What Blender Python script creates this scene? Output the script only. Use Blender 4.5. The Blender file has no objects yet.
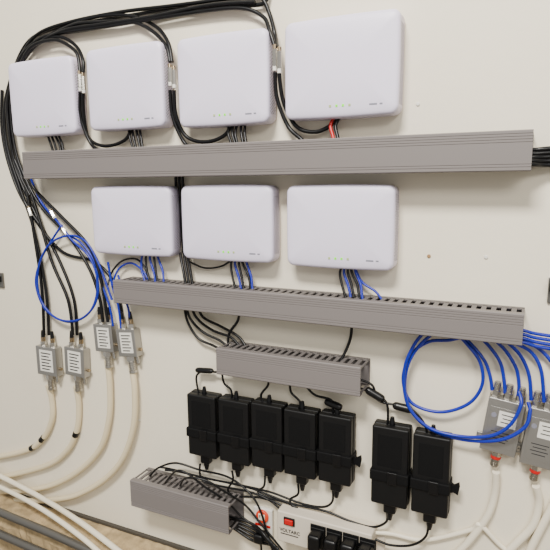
import bpy, bmesh, math, random
from mathutils import Vector, Matrix
random.seed(4)
# ---------------------------------------------------------------- camera
F=550.0; D=0.80
vx,vy=30.0,-3290.0
Xc=Vector((1190,-81,550)).normalized()
Zc=Vector((-vx,-vy,F)); Zc=(Zc-Xc*Zc.dot(Xc)).normalized()
Yc=Zc.cross(Xc).normalized()
R=Matrix((Xc,Yc,Zc))            # cam -> world (rows are world axes in camera space)
CAM=Vector((0,-D,0))
cd=bpy.data.cameras.new('camera'); cam=bpy.data.objects.new('camera',cd)
bpy.context.scene.collection.objects.link(cam)
cd.sensor_width=36; cd.lens=36.0; cd.clip_start=0.01
cam.matrix_world=Matrix.Translation(CAM)@R.to_4x4()
bpy.context.scene.camera=cam
def P(px,py,d=0.0):
    r=R@Vector((px-275,275-py,-F))
    return CAM+r*((D-d)/r.y)
# ---------------------------------------------------------------- materials
def s2l(c): 
    c/=255.0
    return c/12.92 if c<=0.04045 else ((c+0.055)/1.055)**2.4
def mat(name,rgb,rough=0.5,metal=0.0,bump=0.0,bscale=200,var=0.0,vscale=8,spec=None,emit=0):
    m=bpy.data.materials.new(name); m.use_nodes=True
    nt=m.node_tree; b=nt.nodes['Principled BSDF']
    col=tuple(s2l(v) for v in rgb)+(1,)
    b.inputs['Base Color'].default_value=col
    b.inputs['Roughness'].default_value=rough
    b.inputs['Metallic'].default_value=metal
    if spec is not None: b.inputs['Specular IOR Level'].default_value=spec
    if emit:
        b.inputs['Emission Color'].default_value=col; b.inputs['Emission Strength'].default_value=emit
    tc=nt.nodes.new('ShaderNodeTexCoord')
    if bump:
        n=nt.nodes.new('ShaderNodeTexNoise'); n.inputs['Scale'].default_value=bscale; n.inputs['Detail'].default_value=4
        bp=nt.nodes.new('ShaderNodeBump'); bp.inputs['Strength'].default_value=bump; bp.inputs['Distance'].default_value=0.002
        nt.links.new(tc.outputs['Object'],n.inputs['Vector']); nt.links.new(n.outputs['Fac'],bp.inputs['Height']); nt.links.new(bp.outputs['Normal'],b.inputs['Normal'])
    if var:
        n=nt.nodes.new('ShaderNodeTexNoise'); n.inputs['Scale'].default_value=vscale; n.inputs['Detail'].default_value=5
        r=nt.nodes.new('ShaderNodeValToRGB')
        r.color_ramp.elements[0].position=0.3; r.color_ramp.elements[1].position=0.7
        r.color_ramp.elements[0].color=tuple(v*(1-var) for v in col[:3])+(1,); r.color_ramp.elements[1].color=col
        nt.links.new(tc.outputs['Object'],n.inputs['Vector']); nt.links.new(n.outputs['Fac'],r.inputs['Fac']); nt.links.new(r.outputs['Color'],b.inputs['Base Color'])
    return m
M_wall=mat('painted_panel',(229,220,200),0.6,bump=0.15,bscale=60,var=0.05,vscale=5)
M_conc=mat('rough_concrete',(190,166,126),0.95,bump=1.0,bscale=90,var=0.5,vscale=40)
M_floor=mat('floor_concrete',(140,132,120),0.9,bump=0.4,bscale=40,var=0.2)
M_white=mat('white_abs',(219,212,231),0.42)
M_seam=mat('seam_grey',(120,118,124),0.6)
M_mark=mat('print_grey',(120,120,132),0.6)
M_led=mat('led_green',(110,225,0),0.4,emit=0.9)
M_ledw=mat('led_off',(165,180,120),0.4)
M_duct=mat('duct_pvc',(112,106,104),0.5)
M_duct2=mat('duct_pvc_dark',(96,91,90),0.55)
M_blk=mat('black_pvc',(6,6,8),0.36,spec=0.35)
M_blk2=mat('black_plastic',(8,8,9),0.5,bump=0.1,bscale=900,spec=0.3)
M_vel=mat('black_strap',(4,4,5),0.75,bump=0.3,bscale=1500,spec=0.2)
M_cream=mat('cream_pvc',(214,200,166),0.45)
M_wcab=mat('white_pvc',(226,217,196),0.45)
M_blue=mat('blue_pvc',(6,28,150),0.36)
M_red=mat('red_pvc',(185,8,8),0.4)
M_or=mat('orange_plastic',(214,62,28),0.5)
M_met=mat('nickel',(196,192,184),0.24,metal=1.0)
M_brass=mat('brass_tint_nickel',(176,158,130),0.27,metal=1.0)
M_cast=mat('cast_zinc',(164,162,158),0.36,metal=0.85,bump=0.1,bscale=500)
M_lab=mat('label_white',(218,215,206),0.6)
M_ink=mat('ink',(34,34,38),0.7)
M_beige=mat('beige_steel',(200,190,174),0.5)
M_dark=mat('dark_gap',(62,58,52),0.6)
M_cond=mat('galvanised_conduit',(108,106,102),0.38,metal=0.7)
M_hole=mat('hole_dark',(20,20,20),0.9)
M_rust=mat('rust',(150,118,80),0.8)
# ---------------------------------------------------------------- helpers
def link(o,parent=None):
    bpy.context.scene.collection.objects.link(o)
    if parent is not None: o.parent=parent
    return o
def root(name,loc,rot=0.0):
    e=bpy.data.objects.new(name,None); e.empty_display_size=0.01
    loc=Vector(loc)
    if loc.y>-0.0006: loc.y=-0.0006
    e.location=loc; e.rotation_euler=(0,rot,0); return link(e)
def fin(bm,name,m,parent,smooth=False):
    me=bpy.data.meshes.new(name)
    bmesh.ops.recalc_face_normals(bm,faces=bm.faces)
    bm.to_mesh(me); bm.free()
    for x in (m if isinstance(m,(list,tuple)) else [m]): me.materials.append(x)
    if smooth:
        for p in me.polygons: p.use_smooth=True
    return link(bpy.data.objects.new(name,me),parent)
def addbox(bm,c,s,mi=0):
    vs=[bm.verts.new((c[0]+s[0]*i/2,c[1]+s[1]*j/2,c[2]+s[2]*k/2)) for i in(-1,1) for j in(-1,1) for k in(-1,1)]
    for f in((0,1,3,2),(4,6,7,5),(0,4,5,1),(2,3,7,6),(0,2,6,4),(1,5,7,3)):
        q=bm.faces.new([vs[i] for i in f]); q.material_index=mi
def box(name,c,s,m,parent=None,bev=0.0,seg=3):
    bm=bmesh.new(); addbox(bm,c,s)
    if bev: bmesh.ops.bevel(bm,geom=list(bm.edges),offset=bev,segments=seg,affect='EDGES',profile=0.5)
    o=fin(bm,name,m,parent,smooth=False)
    if bev:
        for p in o.data.polygons: p.use_smooth=True
        md=o.modifiers.new('wn','WEIGHTED_NORMAL')
    return o
def revolve(name,p0,p1,prof,m,parent,n=24):
    p0=Vector(p0);p1=Vector(p1);ax=(p1-p0);L=ax.length;ax=ax/L
    u=ax.orthogonal().normalized(); w=ax.cross(u)
    bm=bmesh.new(); rings=[]
    for t,r in prof:
        c=p0+ax*(t*L)
        rings.append([bm.verts.new(c+(u*math.cos(a)+w*math.sin(a))*r) for a in [2*math.pi*i/n for i in range(n)]])
    for a,b in zip(rings,rings[1:]):
        for i in range(n): bm.faces.new((a[i],a[(i+1)%n],b[(i+1)%n],b[i]))
    bm.faces.new(rings[0]); bm.faces.new(rings[-1])
    return fin(bm,name,m,parent)
def cyl(name,p0,p1,r,m,parent,n=20,b=0.12):
    return revolve(name,p0,p1,[(0,r*(1-b)),(0.05,r),(0.95,r),(1,r*(1-b))],m,parent,n)
def knurl(name,p0,p1,r,m,parent):
    pr=[(0,r*0.85)]
    for i in range(5):
        t=0.06+i*0.18
        pr+=[(t,r),(t+0.11,r),(t+0.13,r*0.86),(t+0.16,r*0.86)]
    pr.append((1,r*0.85))
    return revolve(name,p0,p1,pr,m,parent,20)
def catmull(pts,k=10):
    out=[]; n=len(pts)
    for i in range(n-1):
        p0=pts[max(i-1,0)];p1=pts[i];p2=pts[i+1];p3=pts[min(i+2,n-1)]
        for j in range(k):
            t=j/k
            out.append(0.5*((2*p1)+(p2-p0)*t+(2*p0-5*p1+4*p2-p3)*t*t+(3*p1-p0-3*p2+p3)*t**3))
    out.append(pts[-1]); return out
def tube(name,splines,r,m,parent=None,org=None):
    cu=bpy.data.curves.new(name,'CURVE'); cu.dimensions='3D'; cu.bevel_depth=r; cu.bevel_resolution=3; cu.use_fill_caps=True
    for pts in splines:
        pts=catmull(pts); sp=cu.splines.new('POLY'); sp.points.add(len(pts)-1)
        for i,p in enumerate(pts): sp.points[i].co=(p.x,min(p.y,-r-0.0003) if parent is None else p.y,p.z,1)
        sp.use_smooth=True
    cu.materials.append(m)
    return link(bpy.data.objects.new(name,cu),parent)
def cable(name,pts,r,m,d0=None):
    d0=(r+0.0008) if d0 is None else d0
    return tube(name,[[P(p[0],p[1],p[2] if len(p)>2 else d0) for p in pts]],r,m)
def text(name,s,loc,size,m,parent,rotz=0):
    c=bpy.data.curves.new(name,'FONT'); c.body=s; c.size=size; c.extrude=0.0001; c.offset=0.00012; c.align_x='CENTER'; c.align_y='CENTER'
    c.materials.append(m)
    o=link(bpy.data.objects.new(name,c),parent); o.location=loc; o.rotation_euler=(math.pi/2,0,0); return o
# ---------------------------------------------------------------- room
zb=P(0,487,0).z
L=-3.2;Rr=3.0
box('wall_back',((L+Rr)/2,0.01,(zb+1.3)/2),(Rr-L,0.02,1.3-zb),M_wall)
box('gap_strip_1',((L+Rr)/2,0.003,zb-0.003),(Rr-L,0.02,0.005),M_dark)  # dark strip standing in for the shaded gap under the panel edge
bm=bmesh.new()
nx=620; prof=[(0.02,zb-0.006),(-0.012,zb-0.007),(-0.03,zb-0.008),(-0.048,zb-0.009),(-0.066,zb-0.014),(-0.072,zb-0.03),(-0.072,zb-0.06),(-0.07,zb-0.2),(-0.07,-1.4)]
rows=[]
for i in range(nx+1):
    x=L+(Rr-L)*i/nx
    rows.append([bm.verts.new((x,y+random.uniform(-1,1)*(0.003 if 0<k<8 else 0),z+random.uniform(-1,1)*(0.0018 if 0<k<8 else 0))) for k,(y,z) in enumerate(prof)])
for a,b in zip(rows,rows[1:]):
    for k in range(len(prof)-1): bm.faces.new((a[k],b[k],b[k+1],a[k+1]))
fin(bm,'wall_foundation',M_conc,None)
box('floor',((L+Rr)/2,-1.5,-1.42),(Rr-L,3.2,0.04),M_floor)
# ---------------------------------------------------------------- access point units
def rring(hw,hh,r,inset,y,bulge,n=8,k=10):
    hw-=inset;hh-=inset;r=max(r-inset*0.5,0.003)
    pts=[]
    corners=[(hw-r,hh-r,0),(-(hw-r),hh-r,90),(-(hw-r),-(hh-r),180),(hw-r,-(hh-r),270)]
    for ci,(cx,cz,a0) in enumerate(corners):
        for i in range(n+1):
            a=math.radians(a0+90*i/n); pts.append((cx+r*math.cos(a),cz+r*math.sin(a)))
        nxt=corners[(ci+1)%4]; a=math.radians(a0+90)
        p=pts[-1]; q=(nxt[0]+r*math.cos(a),nxt[1]+r*math.sin(a))
        for i in range(1,k): t=i/k; pts.append((p[0]+(q[0]-p[0])*t,p[1]+(q[1]-p[1])*t))
    out=[]
    for x,z in pts:
        bz=bulge*(1-(x/hw)**2)*(z/hh); bx=bulge*0.4*(1-(z/hh)**2)*(x/hw)
        out.append((x+bx,y,z+bz))
    return out
def router(tl,br,blue=False):
    d=0.036
    a=P(tl[0],tl[1],d-0.005); b=P(br[0],br[1],d-0.005)
    c=(a+b)/2; w=b.x-a.x; h=a.z-b.z
    e=root('wireless_access_point',(c.x,0,c.z))
    hw,hh=w/2,h/2
    bm=bmesh.new(); rings=[]
    for inset,y in((0.004,0),(0.003,-0.003),(0.003,-0.005),(0.0,-0.0055),(0.0,-0.028),(0.0004,-0.0300),(0.0014,-0.0318),(0.0030,-0.0330),(0.0055,-0.0340),(0.012,-0.0352),(0.025,-0.0366),(0.045,-0.0375)):
        rings.append([bm.verts.new(p) for p in rring(hw,hh,0.0105,inset,y,0.0016)])
    n=len(rings[0])
    for r0,r1 in zip(rings,rings[1:]):
        for i in range(n): bm.faces.new((r0[i],r0[(i+1)%n],r1[(i+1)%n],r1[i]))
    bm.faces.new(rings[0]); bm.faces.new(rings[-1])
    fin(bm,'housing',M_white,e,True)
    bm=bmesh.new()
    for sgn in(-1,1):
        for i in range(6):
            for j in range(int(h/0.0048)-5):
                z=-hh+0.014+j*0.0048+(i%2)*0.0024
                x=sgn*(hw+0.00064*(1-(z/hh)**2)+0.00008)
                addbox(bm,(x,-0.0095-i*0.0032,z),(0.0004,0.0017,0.0017))
    fin(bm,'side_vents',M_seam,e)
    bm=bmesh.new(); addbox(bm,(hw*0.60,-0.0352,-hh+0.0135),(0.011,0.001,0.0022)); addbox(bm,(hw*0.60+0.011,-0.0352,-hh+0.0135),(0.004,0.001,0.002))
    fin(bm,'print_mark',M_mark,e)
    for i in range(4):
        box('led_%d'%(i+1),(-0.012+i*0.0095,-0.0354,-hh+0.0145),(0.0032,0.0016,0.0030),M_led if i in(1,2) else M_ledw,e)
    return e
units=[((8,64),(77,133)),((86,51),(165,126)),((177,40),(269,122)),((285,24),(398,113)),
       ((91,187),(173,257)),((181,186),(273,263)),((287,186),(393,271))]
for a,b in units: router(a,b)
# ---------------------------------------------------------------- wiring ducts
def duct(tl,br,d=0.052,pitch0=0.0105):
    a=P(tl[0],tl[1],d); b=P(br[0],br[1],d)
    x0,x1=a.x,b.x; z1,z0=a.z,b.z
    Lx=x1-x0;H=z1-z0; c=((x0+x1)/2,0,(z0+z1)/2)
    e=root('wiring_duct',c)
    bm=bmesh.new()
    addbox(bm,(0,-0.001,0),(Lx,0.002,H-0.004))
    for s in(-1,1):
        z=s*(H/2-0.003)
        addbox(bm,(0,-0.005,z),(Lx,0.010,0.0018))
        n=int(Lx/pitch0); pitch=Lx/n
        for i in range(n+1):
            x=-Lx/2+i*pitch; w=pitch0*0.5
            if i==0: x+=w/4; w/=2
            if i==n: x-=w/4; w/=2
            addbox(bm,(x,-d/2-0.002,z),(w,d-0.012,0.0018))
    fin(bm,'slotted_base',M_duct2,e)
    h=H/2
    outer=[(-d+0.012,h-0.0012),(-d+0.011,h),(-d+0.0012,h),(-d,h-0.0012)]
    z=h-0.004
    for k in range(4):
        outer+=[(-d,z),(-d+0.0006,z-0.0004),(-d+0.0006,z-0.0009),(-d,z-0.0013)]; z-=0.0034
    z=-h+0.0088
    for k in range(2):
        outer+=[(-d,z),(-d+0.0006,z-0.0004),(-d+0.0006,z-0.0009),(-d,z-0.0013)]; z-=0.0034
    outer+=[(-d,-h+0.0012),(-d+0.0012,-h),(-d+0.011,-h),(-d+0.012,-h+0.0012)]
    inner=[(-d+0.012,-h+0.0018),(-d+0.0022,-h+0.002),(-d+0.0022,h-0.002),(-d+0.012,h-0.0018)]
    pr=outer+inner; bm=bmesh.new()
    A=[bm.verts.new((-Lx/2,y,zz)) for y,zz in pr]; B=[bm.verts.new((Lx/2,y,zz)) for y,zz in pr]
    n=len(pr)
    for i in range(n): bm.faces.new((A[i],A[(i+1)%n],B[(i+1)%n],B[i]))
    bm.faces.new(A); bm.faces.new(B[::-1])
    fin(bm,'snap_lid',M_duct,e)
    return e
duct((22,152),(531,171),0.052)
duct((113,280),(522,346),0.054,0.0125)
duct((216,348),(360,397),0.054,0.0115)
duct((130,480),(229,535),0.056,0.0115)
# ---------------------------------------------------------------- power adapters
def adapter(cx,cy,wpx,hpx,strap=0.12,tilt=0.0):
    d=0.030
    c=P(cx,cy,d)
    a=P(cx-wpx/2,cy,d).x; b=P(cx+wpx/2,cy,d).x; w=b-a
    h=P(cx,cy-hpx/2,d).z-P(cx,cy+hpx/2,d).z
    e=root('power_adapter',(c.x,0,c.z),tilt)
    box('case_back',(0,-0.0085,0),(w,0.015,h),M_blk2,e,0.003)
    box('case_front',(0,-0.0225,0),(w-0.0008,0.0125,h-0.0008),M_blk2,e,0.0028)
    box('recessed_label',(0,-0.0289,h*0.2),(w*0.66,0.0006,h*0.40),M_vel,e,0.0002,1)
    z=-h*strap
    box('strap_band',(0,-0.0160,z),(w+0.003,0.0316,0.017),M_vel,e,0.002)
    box('strap_buckle',(w*0.1,-0.0322,z),(0.014,0.002,0.019),M_blk,e,0.0008)
    bm=bmesh.new()
    t=[(w/2,z+0.0085),(w/2+0.006,z+0.004),(w/2+0.013,z+0.009),(w/2+0.014,z+0.002),(w/2+0.012,z-0.010),(w/2+0.006,z-0.007),(w/2,z-0.0085)]
    f=[bm.verts.new((x,-0.020,zz)) for x,zz in t]; g=[bm.verts.new((x,-0.015,zz)) for x,zz in t]
    n=len(t)
    for i in range(n): bm.faces.new((f[i],f[(i+1)%n],g[(i+1)%n],g[i]))
    bm.faces.new(f); bm.faces.new(g[::-1]); fin(bm,'strap_tail',M_vel,e)
    revolve('strain_relief_top',(0,-0.015,h/2-0.001),(0,-0.015,h/2+0.012),[(0,0.0045),(0.3,0.0042),(1,0.0028)],M_blk,e)
    box('inlet_plug',(0,-0.015,-h/2-0.008),(0.019,0.014,0.018),M_blk,e,0.003)
    revolve('plug_boot',(0,-0.015,-h/2-0.016),(0,-0.015,-h/2-0.030),[(0,0.0052),(0.5,0.0045),(1,0.003)],M_blk,e)
AD=[(201,427,28,61),(233,433,30,63),(266,438,31,65),(299,445,32,66),(334,451,33,68),(389,468,37,79),(430,477,38,80)]
for q in AD: adapter(*q)
def c2(name,pts,r=0.0019,m=M_blk,d0=0.015): return cable(name,pts,r,m,d0)
def ferrite(p,q,d=0.015,r=0.0062):
    a=P(p[0],p[1],d); b=P(q[0],q[1],d)
    e=root('ferrite_choke',a)
    revolve('choke_sleeve',(0,0,0),b-a,[(0,r*0.55),(0.08,r*0.9),(0.2,r),(0.8,r),(0.92,r*0.9),(1,r*0.55)],M_blk,e)
c2('power_lead',[(200,396),(197,385),(197,375),(205,371),(215,372),(235,372,0.02)])
ferrite((196,370),(213,371),0.016,0.005)
c2('power_lead',[(232,400),(231,390),(224,383),(222,372,0.02)])
c2('power_lead',[(265,405),(261,395),(268,385),(268,375,0.02)])
c2('power_lead',[(298,411),(300,402),(291,392),(290,380,0.02)])
c2('power_lead',[(333,417),(333,410),(331,400),(315,395),(305,385,0.02)])
ferrite((325,401),(342,408),0.016,0.0058)
c2('power_lead',[(387,430),(388,415),(386,402),(375,394),(360,388),(345,380,0.02)])
ferrite((366,389),(384,400),0.016,0.0062)
c2('power_lead',[(427,438),(425,425),(412,410),(395,405),(378,400),(372,385),(355,378,0.02)])
ferrite((393,405),(412,410),0.016,0.006)
c2('power_cord',[(200,464),(200,474),(205,482),(225,487),(250,492),(272,502),(290,520)])
c2('power_cord',[(232,471),(233,480),(228,490),(235,496),(262,498),(285,508),(300,530)])
c2('power_cord',[(265,476),(264,486),(258,492),(270,498),(292,505),(310,520),(315,535)])
c2('power_cord',[(298,484),(298,494),(290,500),(296,510),(312,516),(325,535)])
c2('power_cord',[(333,490),(332,502),(322,507),(300,503),(270,492),(235,484),(205,478),(175,470),(160,467,0.02)])
c2('power_cord',[(387,512),(386,522),(372,527),(350,521),(325,511),(290,503),(250,488),(215,480),(180,472),(165,470,0.02)])
c2('power_cord',[(428,521),(426,536),(412,545),(390,545),(370,538),(358,545,0.04)])
c2('power_cord',[(150,476,0.03),(158,468,0.03),(176,463,0.02),(200,470,0.012),(230,478,0.012),(255,500,0.02),(268,535,0.02),(275,560,0.02)])
c2('power_cord',[(165,483,0.03),(176,471,0.055),(188,474,0.055),(205,487,0.045),(225,500,0.03),(240,515,0.02),(258,532,0.02),(262,560,0.02)])
c2('power_cord',[(180,486,0.03),(186,478,0.055),(205,480,0.05),(222,490,0.04),(245,505,0.02),(262,525,0.02),(284,552,0.02)])
for i in range(5):
    c2('power_cord',[(215,515,0.02),(238,519+i*3,0.02),(254,525+i*4,0.02),(266+i*3,537+i*3,0.03),(280,562+i*4,0.03)],0.0026)
for a in ([(185,300,0.02),(190,318),(203,332),(222,342),(235,355,0.02)],
          [(190,300,0.02),(196,317),(212,330),(232,338),(243,352,0.02)],
          [(197,303,0.02),(203,317),(222,327),(240,338),(250,355,0.02)],
          [(240,305,0.02),(238,320),(230,332),(228,342),(228,358,0.02)],
          [(352,318,0.02),(351,335),(347,348),(340,362,0.02)],
          [(184,300,0.02),(187,320),(198,338),(214,346),(232,356,0.02)]):
    c2('power_lead',a,0.0023,M_blk,0.012)
# ---------------------------------------------------------------- black coax
BR=0.0031
def bc(*pts,r=BR,d=None): return cable('black_coax_cable',list(pts),r,M_blk,d)
bc((262,-12),(240,-2),(200,2),(150,12),(90,22),(50,30),(28,42),(14,70),(7,105),(7,140),(18,175),(36,215),(60,262),(74,300),(77,335))
bc((268,-8),(262,4),(230,6),(180,10),(130,22),(85,30),(48,36),(30,50),(14,80),(5,115),(8,150),(20,188),(34,230),(46,290),(49,335),d=0.009)
bc((245,-14),(262,-2),(270,15),(275,35),(277,48,0.028),d=0.012)
bc((30,46),(60,30),(95,17),(130,16),(155,26),(168,42,0.02),(172,62,0.028),d=0.009)
bc((32,48),(70,26),(100,22),(132,22),(152,31),(166,46,0.022),(170,62,0.028),d=0.014)
bc((22,62),(40,42),(60,37),(76,46),(83,60,0.025),(83,72,0.028),d=0.015)
bc((16,75),(30,48),(52,40),(66,44),(77,54,0.022),(80,72,0.028),d=0.02)
bc((12,85),(20,58),(38,40),(60,33),(110,26),(170,16),(235,8),(262,16),(270,32,0.025),(275,48,0.028),d=0.015)
bc((262,-6),(225,-1),(170,6),(120,12),(70,22),(38,34),(22,55),(9,85),(4,120),(10,160),(24,200),(40,225),d=0.009)
bc((255,2),(210,5),(150,17),(105,24),(66,30),(38,44),(20,66),(8,98),(9,130),(16,165,0.012),(30,195),d=0.016)
bc((10,95),(12,130),(20,165),(40,205),(70,238),(90,270),(100,300),(103,322),d=0.012)
bc((2,90),(2,130),(10,168),(26,205),(60,250),(95,262),(115,285),(124,325),d=0.004)
bc((28,185),(38,215),(52,262),(68,300),(73,335),d=0.013)
bc((15,160,0.012),(26,190),(35,240),(42,290),(44,335),d=0.012)
bc((26,165,0.02),(34,188),(60,215),(88,245),(100,275),(108,322),d=0.016)
bc((83,92,0.028),(84,115,0.02),(89,138),(105,146),(125,140),(133,124),d=0.012)
bc((80,92,0.028),(81,118,0.02),(90,142,0.016),(100,152,0.02),(112,162,0.02),d=0.012)
bc((174,90,0.028),(176,115,0.022),(186,136),(205,142),(225,135),(234,118),d=0.014)
bc((170,90,0.028),(173,118,0.022),(184,142,0.016),(195,150,0.02),(205,158,0.02),d=0.014)
bc((279,72,0.028),(283,100,0.02),(296,126),(315,132),(332,124),(340,108),d=0.014)
bc((275,72,0.028),(277,98,0.022),(288,126,0.016),(302,140,0.02),(310,150,0.02),d=0.014)
def barrel(px,py,n=2,ln=14,tilt=0.0,d=0.029):
    e=root('coax_splice_connector',P(px,py,d),tilt)
    s=0.0017
    for i in range(n):
        x=(i-(n-1)/2)*0.0076; L2=ln*s/2; dz=(-1)**i*0.002
        cyl('barrel_%d'%i,(x,0,-L2+dz),(x,0,L2+dz),0.0036,M_met,e,6)
        cyl('collar_%d'%i,(x,0,-L2*1.45+dz),(x,0,-L2*0.9+dz),0.0031,M_lab,e)
        cyl('collar_top_%d'%i,(x,0,L2*0.9+dz),(x,0,L2*1.45+dz),0.0031,M_brass,e)
barrel(81.5,82,2,14);barrel(172,76,2,14);barrel(277,59,2,15)
barrel(30,212,1,8,-0.3,0.015);barrel(53,215,1,8,-0.6,0.018);barrel(65,232,1,7,-0.7,0.018)
for i,dx in enumerate((-3,0.5,4)):
    bc((178+dx*0.8,160,0.02),(179+dx,185),(181+dx,215),(183+dx,250),(187+dx,275,0.015),(190+dx,292,0.02),r=0.0025,d=0.004+0.002*i)
def stub(cx,cy,bx,by,cols,sp=4,r=0.0018):
    for i,m in enumerate(cols):
        o=(i-(len(cols)-1)/2)*sp
        j=random.uniform(-1.5,1.5)
        cable('patch_cable',[(cx+o*0.7,cy-6,0.015),(cx+o,cy+3,0.015),(bx+o*1.2+j,(cy+by)/2+2,0.018),(bx+o*1.1+2+j,by,0.022),(bx+o+3,by+8,0.025)],r,m)
K=M_blk;B=M_blue
stub(53,131,56,152,[K,K,K,K],3.5,0.0022); stub(134,124,136,147,[K,K,K,K],3.5,0.0022); stub(237,120,236,143,[K,K,K,K,K],3.8,0.0022)
stub(339,110,334,136,[M_red,K],5,0.0026)
stub(150,256,152,280,[B,K,B,K,B],4.2,0.002); stub(239,261,243,288,[K,B,K,K,B],4,0.002); stub(348,270,352,294,[K,B,K,K,B],4,0.002)
cable('patch_cable',[(108,285,0.02),(112,272),(122,261),(136,259),(145,268,0.015),(150,284,0.02)],0.0018,K,0.01)
cable('patch_cable',[(112,286,0.02),(118,270),(130,263),(142,270,0.015),(152,286,0.02)],0.0018,B,0.012)
cable('patch_cable',[(190,262,0.015),(205,268),(222,266),(234,258,0.015)],0.0017,K,0.01)
cable('patch_cable',[(355,268,0.015),(362,282),(376,292,0.016),(385,305,0.02)],0.0018,B,0.014)
for i in range(5):
    cable('black_coax_cable',[(500,148+i*4,0.02+0.004*i),(530,150+i*3.6,0.02+0.003*i),(545,149+i*4,0.02),(575,146+i*4.5,0.01)],0.0031,K)
for i in range(4):
    cable('blue_patch_cable',[(490,322+i*5,0.024),(522,330+i*4,0.024),(538,334+i*4.2,0.02),(580,340+i*4.5,0.01)],0.0023,B)
# ---------------------------------------------------------------- left: surge protectors
def protector(px,py,wpx,hpx,tilt,d=0.012):
    c=P(px,py,0.018)
    w=(P(px+wpx/2,py,0.018).x-P(px-wpx/2,py,0.018).x); h=P(px,py-hpx/2,0.018).z-P(px,py+hpx/2,0.018).z
    e=root('coax_surge_protector',(c.x,0,c.z),tilt)
    box('body',(0,-0.011,0),(w,0.018,h),M_cast,e,0.0012)
    box('label_plate',(0.001,-0.0203,0.001),(w*0.66,0.0005,h*0.74),M_lab,e)
    bm=bmesh.new()
    for k in range(6): addbox(bm,(0.001-w*0.04*(k%2),-0.0206,h*0.28-k*h*0.11),(w*(0.5-0.1*(k%2)),0.0003,h*0.04))
    fin(bm,'label_print',M_ink,e)
    for s in(-1,1):
        x=s*w*0.24
        cyl('input_nut_%d'%s,(x,-0.011,h/2-0.001),(x,-0.011,h/2+0.009),0.0058,M_met,e,6)
        knurl('input_sleeve_%d'%s,(x,-0.011,h/2+0.008),(x,-0.011,h/2+0.019),0.0046,M_brass,e)
        revolve('input_boot_%d'%s,(x,-0.011,h/2+0.018),(x,-0.011,h/2+0.032),[(0,0.0042),(0.6,0.0036),(1,0.0028)],M_blk,e)
    cyl('ground_lug',(w/2-0.001,-0.011,-h*0.25),(w/2+0.006,-0.011,-h*0.25),0.003,M_brass,e)
    cyl('output_nut',(0,-0.011,-h/2+0.001),(0,-0.011,-h/2-0.010),0.0086,M_met,e,6)
    knurl('output_plug',(0,-0.011,-h/2-0.009),(0,-0.011,-h/2-0.028),0.0070,M_met,e)
    cyl('output_ring',(0,-0.011,-h/2-0.027),(0,-0.011,-h/2-0.033),0.0076,M_met,e)
    knurl('side_port',(w*0.33,-0.011,-h/2+0.001),(w*0.36,-0.011,-h/2-0.014),0.0036,M_met,e)
protector(47,361,19,28,0.0);protector(75,362,19,28,0.03);protector(104,338,18,27,-0.05);protector(127,343,18,27,-0.1)
CR=0.0060
def cc(*p,r=CR,m=M_cream,d=None): return cable('cream_coax_cable',list(p),r,m,d)
cc((48,385,0.011),(52,400),(52,420),(42,440),(22,452),(-30,462))
cc((76,386,0.011),(79,405),(77,430),(66,452),(40,468),(-30,484))
cc((107,360,0.011),(110,385),(109,420),(98,452),(68,478),(30,490),(-30,492),d=0.009)
cc((131,364,0.011),(135,390),(133,430),(118,466),(88,490),(50,500),(-30,500),d=0.013)
def tape(p,q,m,d=0.0072,r=0.0065):
    a=P(*p,d);b=P(*q,d); e=root('cable_tape_band',a); cyl('wrap',(0,0,0),b-a,r,m,e,b=0.02)
tape((44,437),(41,440.5),M_blk);tape((34,447),(31,448.5),M_blk);tape((76.5,432),(75,436),M_blk)
cable('blue_patch_cable',[(112,300,0.02),(98,262),(84,240),(66,236),(48,246),(38,270),(40,298),(56,318),(78,320),(94,306),(98,284),(90,258),(72,240),(58,222),(40,200,0.012),(28,170,0.02)],0.0021,B,0.018)
cable('blue_patch_cable',[(62,225),(52,240),(40,262),(36,285),(46,310),(68,322),(88,314),(97,292),(94,262),(82,244),(70,236)],0.0021,B,0.013)
cable('blue_patch_cable',[(96,268),(104,290),(110,308),(113,326)],0.0021,B,0.016)
cable('blue_patch_cable',[(108,262),(112,285),(118,305),(121,328)],0.0021,B,0.016)
cable('blue_patch_cable',[(118,275,0.02),(124,295,0.02),(129,312),(130,329)],0.0021,B,0.014)
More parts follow.
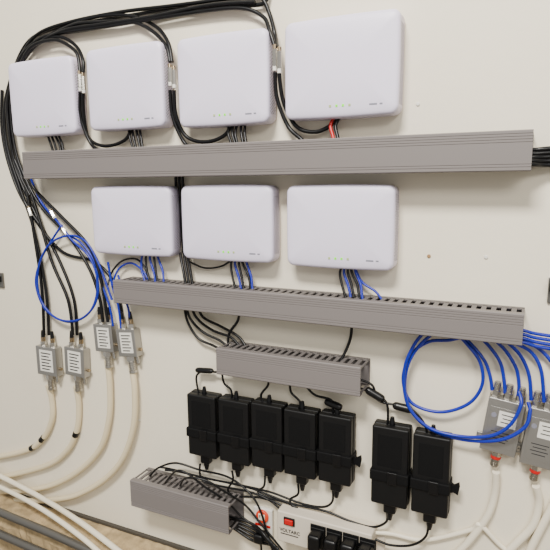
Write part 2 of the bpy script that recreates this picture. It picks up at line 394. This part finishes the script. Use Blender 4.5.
# ---------------------------------------------------------------- right: tap splitters
def splitter(px,py,wpx,hpx,tilt,ports):
    c=P(px,py,0.02); w=(P(px+wpx/2,py,0.02).x-P(px-wpx/2,py,0.02).x); h=P(px,py-hpx/2,0.02).z-P(px,py+hpx/2,0.02).z
    e=root('coax_splitter',(c.x,0,c.z),tilt)
    box('cast_body',(0,-0.011,0),(w,0.020,h),M_cast,e,0.0012)
    for s in(-1,1):
        box('mount_ear_%d'%s,(s*(w/2+0.002),-0.003,-h*0.36),(0.010,0.004,0.012),M_cast,e,0.001)
        cyl('mount_screw_%d'%s,(s*(w/2+0.003),-0.004,-h*0.36),(s*(w/2+0.003),-0.007,-h*0.36),0.0026,M_met,e)
    box('label_plate',(0,-0.0213,-h*0.02),(w*0.80,0.0006,h*0.74),M_cast,e,0.0002,1)
    box('sticker',(w*0.10,-0.0217,h*0.16),(w*0.5,0.0003,h*0.28),M_lab,e)
    bm=bmesh.new()
    for k in range(3): addbox(bm,(w*0.10,-0.0221,h*0.24-k*h*0.07),(w*(0.34-0.08*(k%2)),0.0003,h*0.015))
    for k in range(4): addbox(bm,(-w*0.02,-0.0218,-h*0.10-k*h*0.06),(w*(0.5-0.12*(k%2)),0.0003,h*0.013))
    fin(bm,'label_print',M_ink,e)
    revolve('round_mark',(-w*0.28,-0.0215,h*0.2),(-w*0.28,-0.0221,h*0.2),[(0,0.0035),(1,0.0035)],M_mark,e)
    for i in range(ports):
        x=(i-(ports-1)/2)*w/ports*1.0
        cyl('port_nut_%d'%i,(x,-0.011,h/2-0.001),(x,-0.011,h/2+0.009),0.0064,M_met,e,6)
        knurl('port_plug_%d'%i,(x,-0.011,h/2+0.008),(x,-0.011,h/2+0.021),0.0048,M_met,e)
    cyl('input_nut',(0,-0.011,-h/2+0.001),(0,-0.011,-h/2-0.008),0.0075,M_met,e,6)
    cyl('red_ring',(0,-0.011,-h/2-0.008),(0,-0.011,-h/2-0.012),0.0070,M_red,e)
    knurl('input_plug',(0,-0.011,-h/2-0.012),(0,-0.011,-h/2-0.024),0.0064,M_met,e)
splitter(502,427,37,54,0.12,3);splitter(542,439,37,58,0.10,3)
def bl(*p,d=0.012): return cable('blue_patch_cable',list(p),0.0024,B,d)
bl((455,330,0.02),(470,343),(484,360),(490,376),(492,390))
bl((475,333,0.02),(488,345),(500,362),(504,380),(505,393))
bl((490,336,0.02),(505,350),(516,368),(519,385),(518,396))
bl((505,340,0.02),(520,355),(529,375),(531,400))
bl((515,343,0.02),(531,352),(541,370),(544,402))
bl((522,340,0.02),(538,348),(550,360),(558,375),(557,405))
bl((470,335,0.02),(450,340),(428,342),(410,356),(403,380),(412,403),(440,412),(468,404),(482,385),(480,362),(466,343),(455,332,0.02),d=0.016)
bl((440,328,0.02),(420,345),(408,365),(405,390),(412,412),(432,430),(465,440),(500,440,0.03),(524,428,0.03),(530,412,0.025),(528,402,0.02),d=0.02)
bl((430,326,0.02),(414,345),(404,372),(408,405),(428,427),(458,436),(490,436,0.03),(510,425,0.032),(521,405,0.03),(519,392,0.02),d=0.024)
cc((496,472,0.012),(495,492),(488,515),(470,540),(450,560),r=0.0054,m=M_wcab)
cc((536,486,0.012),(539,502),(533,525),(515,545),(495,565),r=0.0054,m=M_wcab)
cc((556,500),(540,530),(525,560),r=0.0054,m=M_wcab)
cc((372,532,0.01),(392,534),(425,540),(470,530),(480,525,0.008),(500,545),(520,560),r=0.0036,m=M_wcab)
# ---------------------------------------------------------------- power strip
a=P(277,510,0.035); b=P(372,534,0.035)
w=b.x-a.x; h=0.056
e=root('power_strip',((a.x+b.x)/2,0,a.z-h/2))
box('steel_housing',(0,-0.0175,0),(w,0.035,h),M_beige,e,0.0025)
box('end_flange',(w/2+0.006,-0.002,0),(0.014,0.003,h*0.7),M_beige,e,0.0008)
box('switch_bezel',(-w*0.36,-0.0355,h*0.24),(0.020,0.003,0.014),M_blk2,e,0.001)
box('rocker_switch',(-w*0.36,-0.0375,h*0.24),(0.015,0.004,0.009),M_red,e,0.0012)
text('maker_name','VOLTARC',(-w*0.355,-0.0358,-h*0.08),0.0082,M_ink,e)
box('name_stripe',(-w*0.36,-0.0353,-h*0.20),(0.032,0.0006,0.0014),M_ink,e)
for i in range(4):
    x=-w*0.045+i*0.0275
    box('outlet_%d'%i,(x,-0.0355,0.000),(0.0265,0.002,0.042),M_blk2,e,0.0005)
    box('plug_%d'%i,(x,-0.048,0.001),(0.0215,0.024,0.029),M_blk,e,0.005)
    box('plug_collar_%d'%i,(x,-0.038,0.001),(0.024,0.004,0.033),M_blk2,e,0.001)
    revolve('plug_boot_%d'%i,(x,-0.056,-0.010),(x,-0.060,-0.032),[(0,0.0062),(0.6,0.0048),(1,0.003)],M_blk,e)
    tube('plug_cord_%d'%i,[[Vector((x,-0.060,-0.030)),Vector((x+0.002,-0.055,-0.05)),Vector((x-0.01,-0.03,-0.07)),Vector((x-0.02,-0.008,-0.09))]],0.0026,M_blk,e)
c=P(263,524,0.008); e=root('wall_receptacle',(c.x,0,c.z))
box('cover_plate',(0,-0.004,0),(0.036,0.008,0.060),M_lab,e,0.002)
revolve('receptacle_face',(0,-0.007,0.016),(0,-0.012,0.016),[(0,0.0120),(0.8,0.0120),(1,0.011)],M_or,e)
box('socket_face',(0,-0.0125,0.016),(0.013,0.002,0.012),M_wcab,e,0.001)
box('red_band',(0,-0.0085,-0.002),(0.030,0.001,0.004),M_red,e)
for k in(-1,1): box('slot_%d'%k,(k*0.003,-0.0137,0.018),(0.0014,0.001,0.005),M_hole,e)
revolve('lower_socket',(0,-0.007,-0.017),(0,-0.011,-0.017),[(0,0.0115),(0.8,0.0115),(1,0.010)],M_wcab,e)
box('cord_plug',(0,-0.02,-0.017),(0.018,0.022,0.018),M_blk,e,0.004)
# ---------------------------------------------------------------- foreground pipes lower left
cable('white_conduit',[(-60,448,0.02),(0,476,0.02),(40,497,0.03),(80,522,0.06),(125,556,0.085)],0.0054,M_wcab)
cable('white_conduit',[(-60,460,0.03),(0,487,0.035),(40,508,0.06),(80,536,0.085),(110,562,0.09)],0.0048,M_wcab)
cable('metal_conduit',[(-60,484,0.085),(0,512,0.085),(50,533,0.085),(110,560,0.085)],0.0078,M_cond)
cable('metal_conduit',[(-60,506,0.1),(0,534,0.1),(60,560,0.1)],0.008,M_cond)
# ---------------------------------------------------------------- wall hardware
c=P(1,280,0); e=root('door_latch',c)
box('latch_plate',(-0.004,-0.002,0),(0.030,0.004,0.032),M_cond,e,0.001); box('latch_tongue',(-0.002,-0.006,0.003),(0.018,0.008,0.012),M_blk2,e,0.001)
c=P(552,290,0); e=root('wall_bracket',c)
box('bracket_plate',(0.006,-0.002,0),(0.022,0.004,0.034),M_cond,e,0.001); box('bracket_lip',(0,-0.008,0.006),(0.008,0.012,0.012),M_blk2,e,0.001)
for (px,py,m) in((429,256,M_rust),(418,104,M_lab),(486,257,M_lab),(140,420,M_lab)):
    c=P(px,py,0); e=root('panel_screw',c); revolve('screw_head',(0,0.0,0),(0,-0.0012,0),[(0,0.0026),(0.6,0.0026),(1,0.0016)],m,e)
# ---------------------------------------------------------------- light
def area(name,loc,tgt,size,power,col):
    l=bpy.data.lights.new(name,'AREA'); l.shape='RECTANGLE'; l.size=size[0]; l.size_y=size[1]; l.energy=power; l.color=col
    o=link(bpy.data.objects.new(name,l)); o.location=loc
    o.rotation_euler=(Vector(tgt)-Vector(loc)).to_track_quat('-Z','Y').to_euler(); return o
area('fill_light',(-0.25,-1.4,1.35),(0.0,0,-0.15),(0.6,0.3),80,(1.0,0.965,0.90))
area('fill_light',(0.9,-2.0,1.0),(0.2,0,-0.4),(0.8,0.5),26,(1.0,0.96,0.89))  # added fill, larger and further off, evens the falloff across the wall
w=bpy.data.worlds.new('world'); bpy.context.scene.world=w; w.use_nodes=True
w.node_tree.nodes['Background'].inputs[0].default_value=(1.0,0.98,0.94,1); w.node_tree.nodes['Background'].inputs[1].default_value=0.62
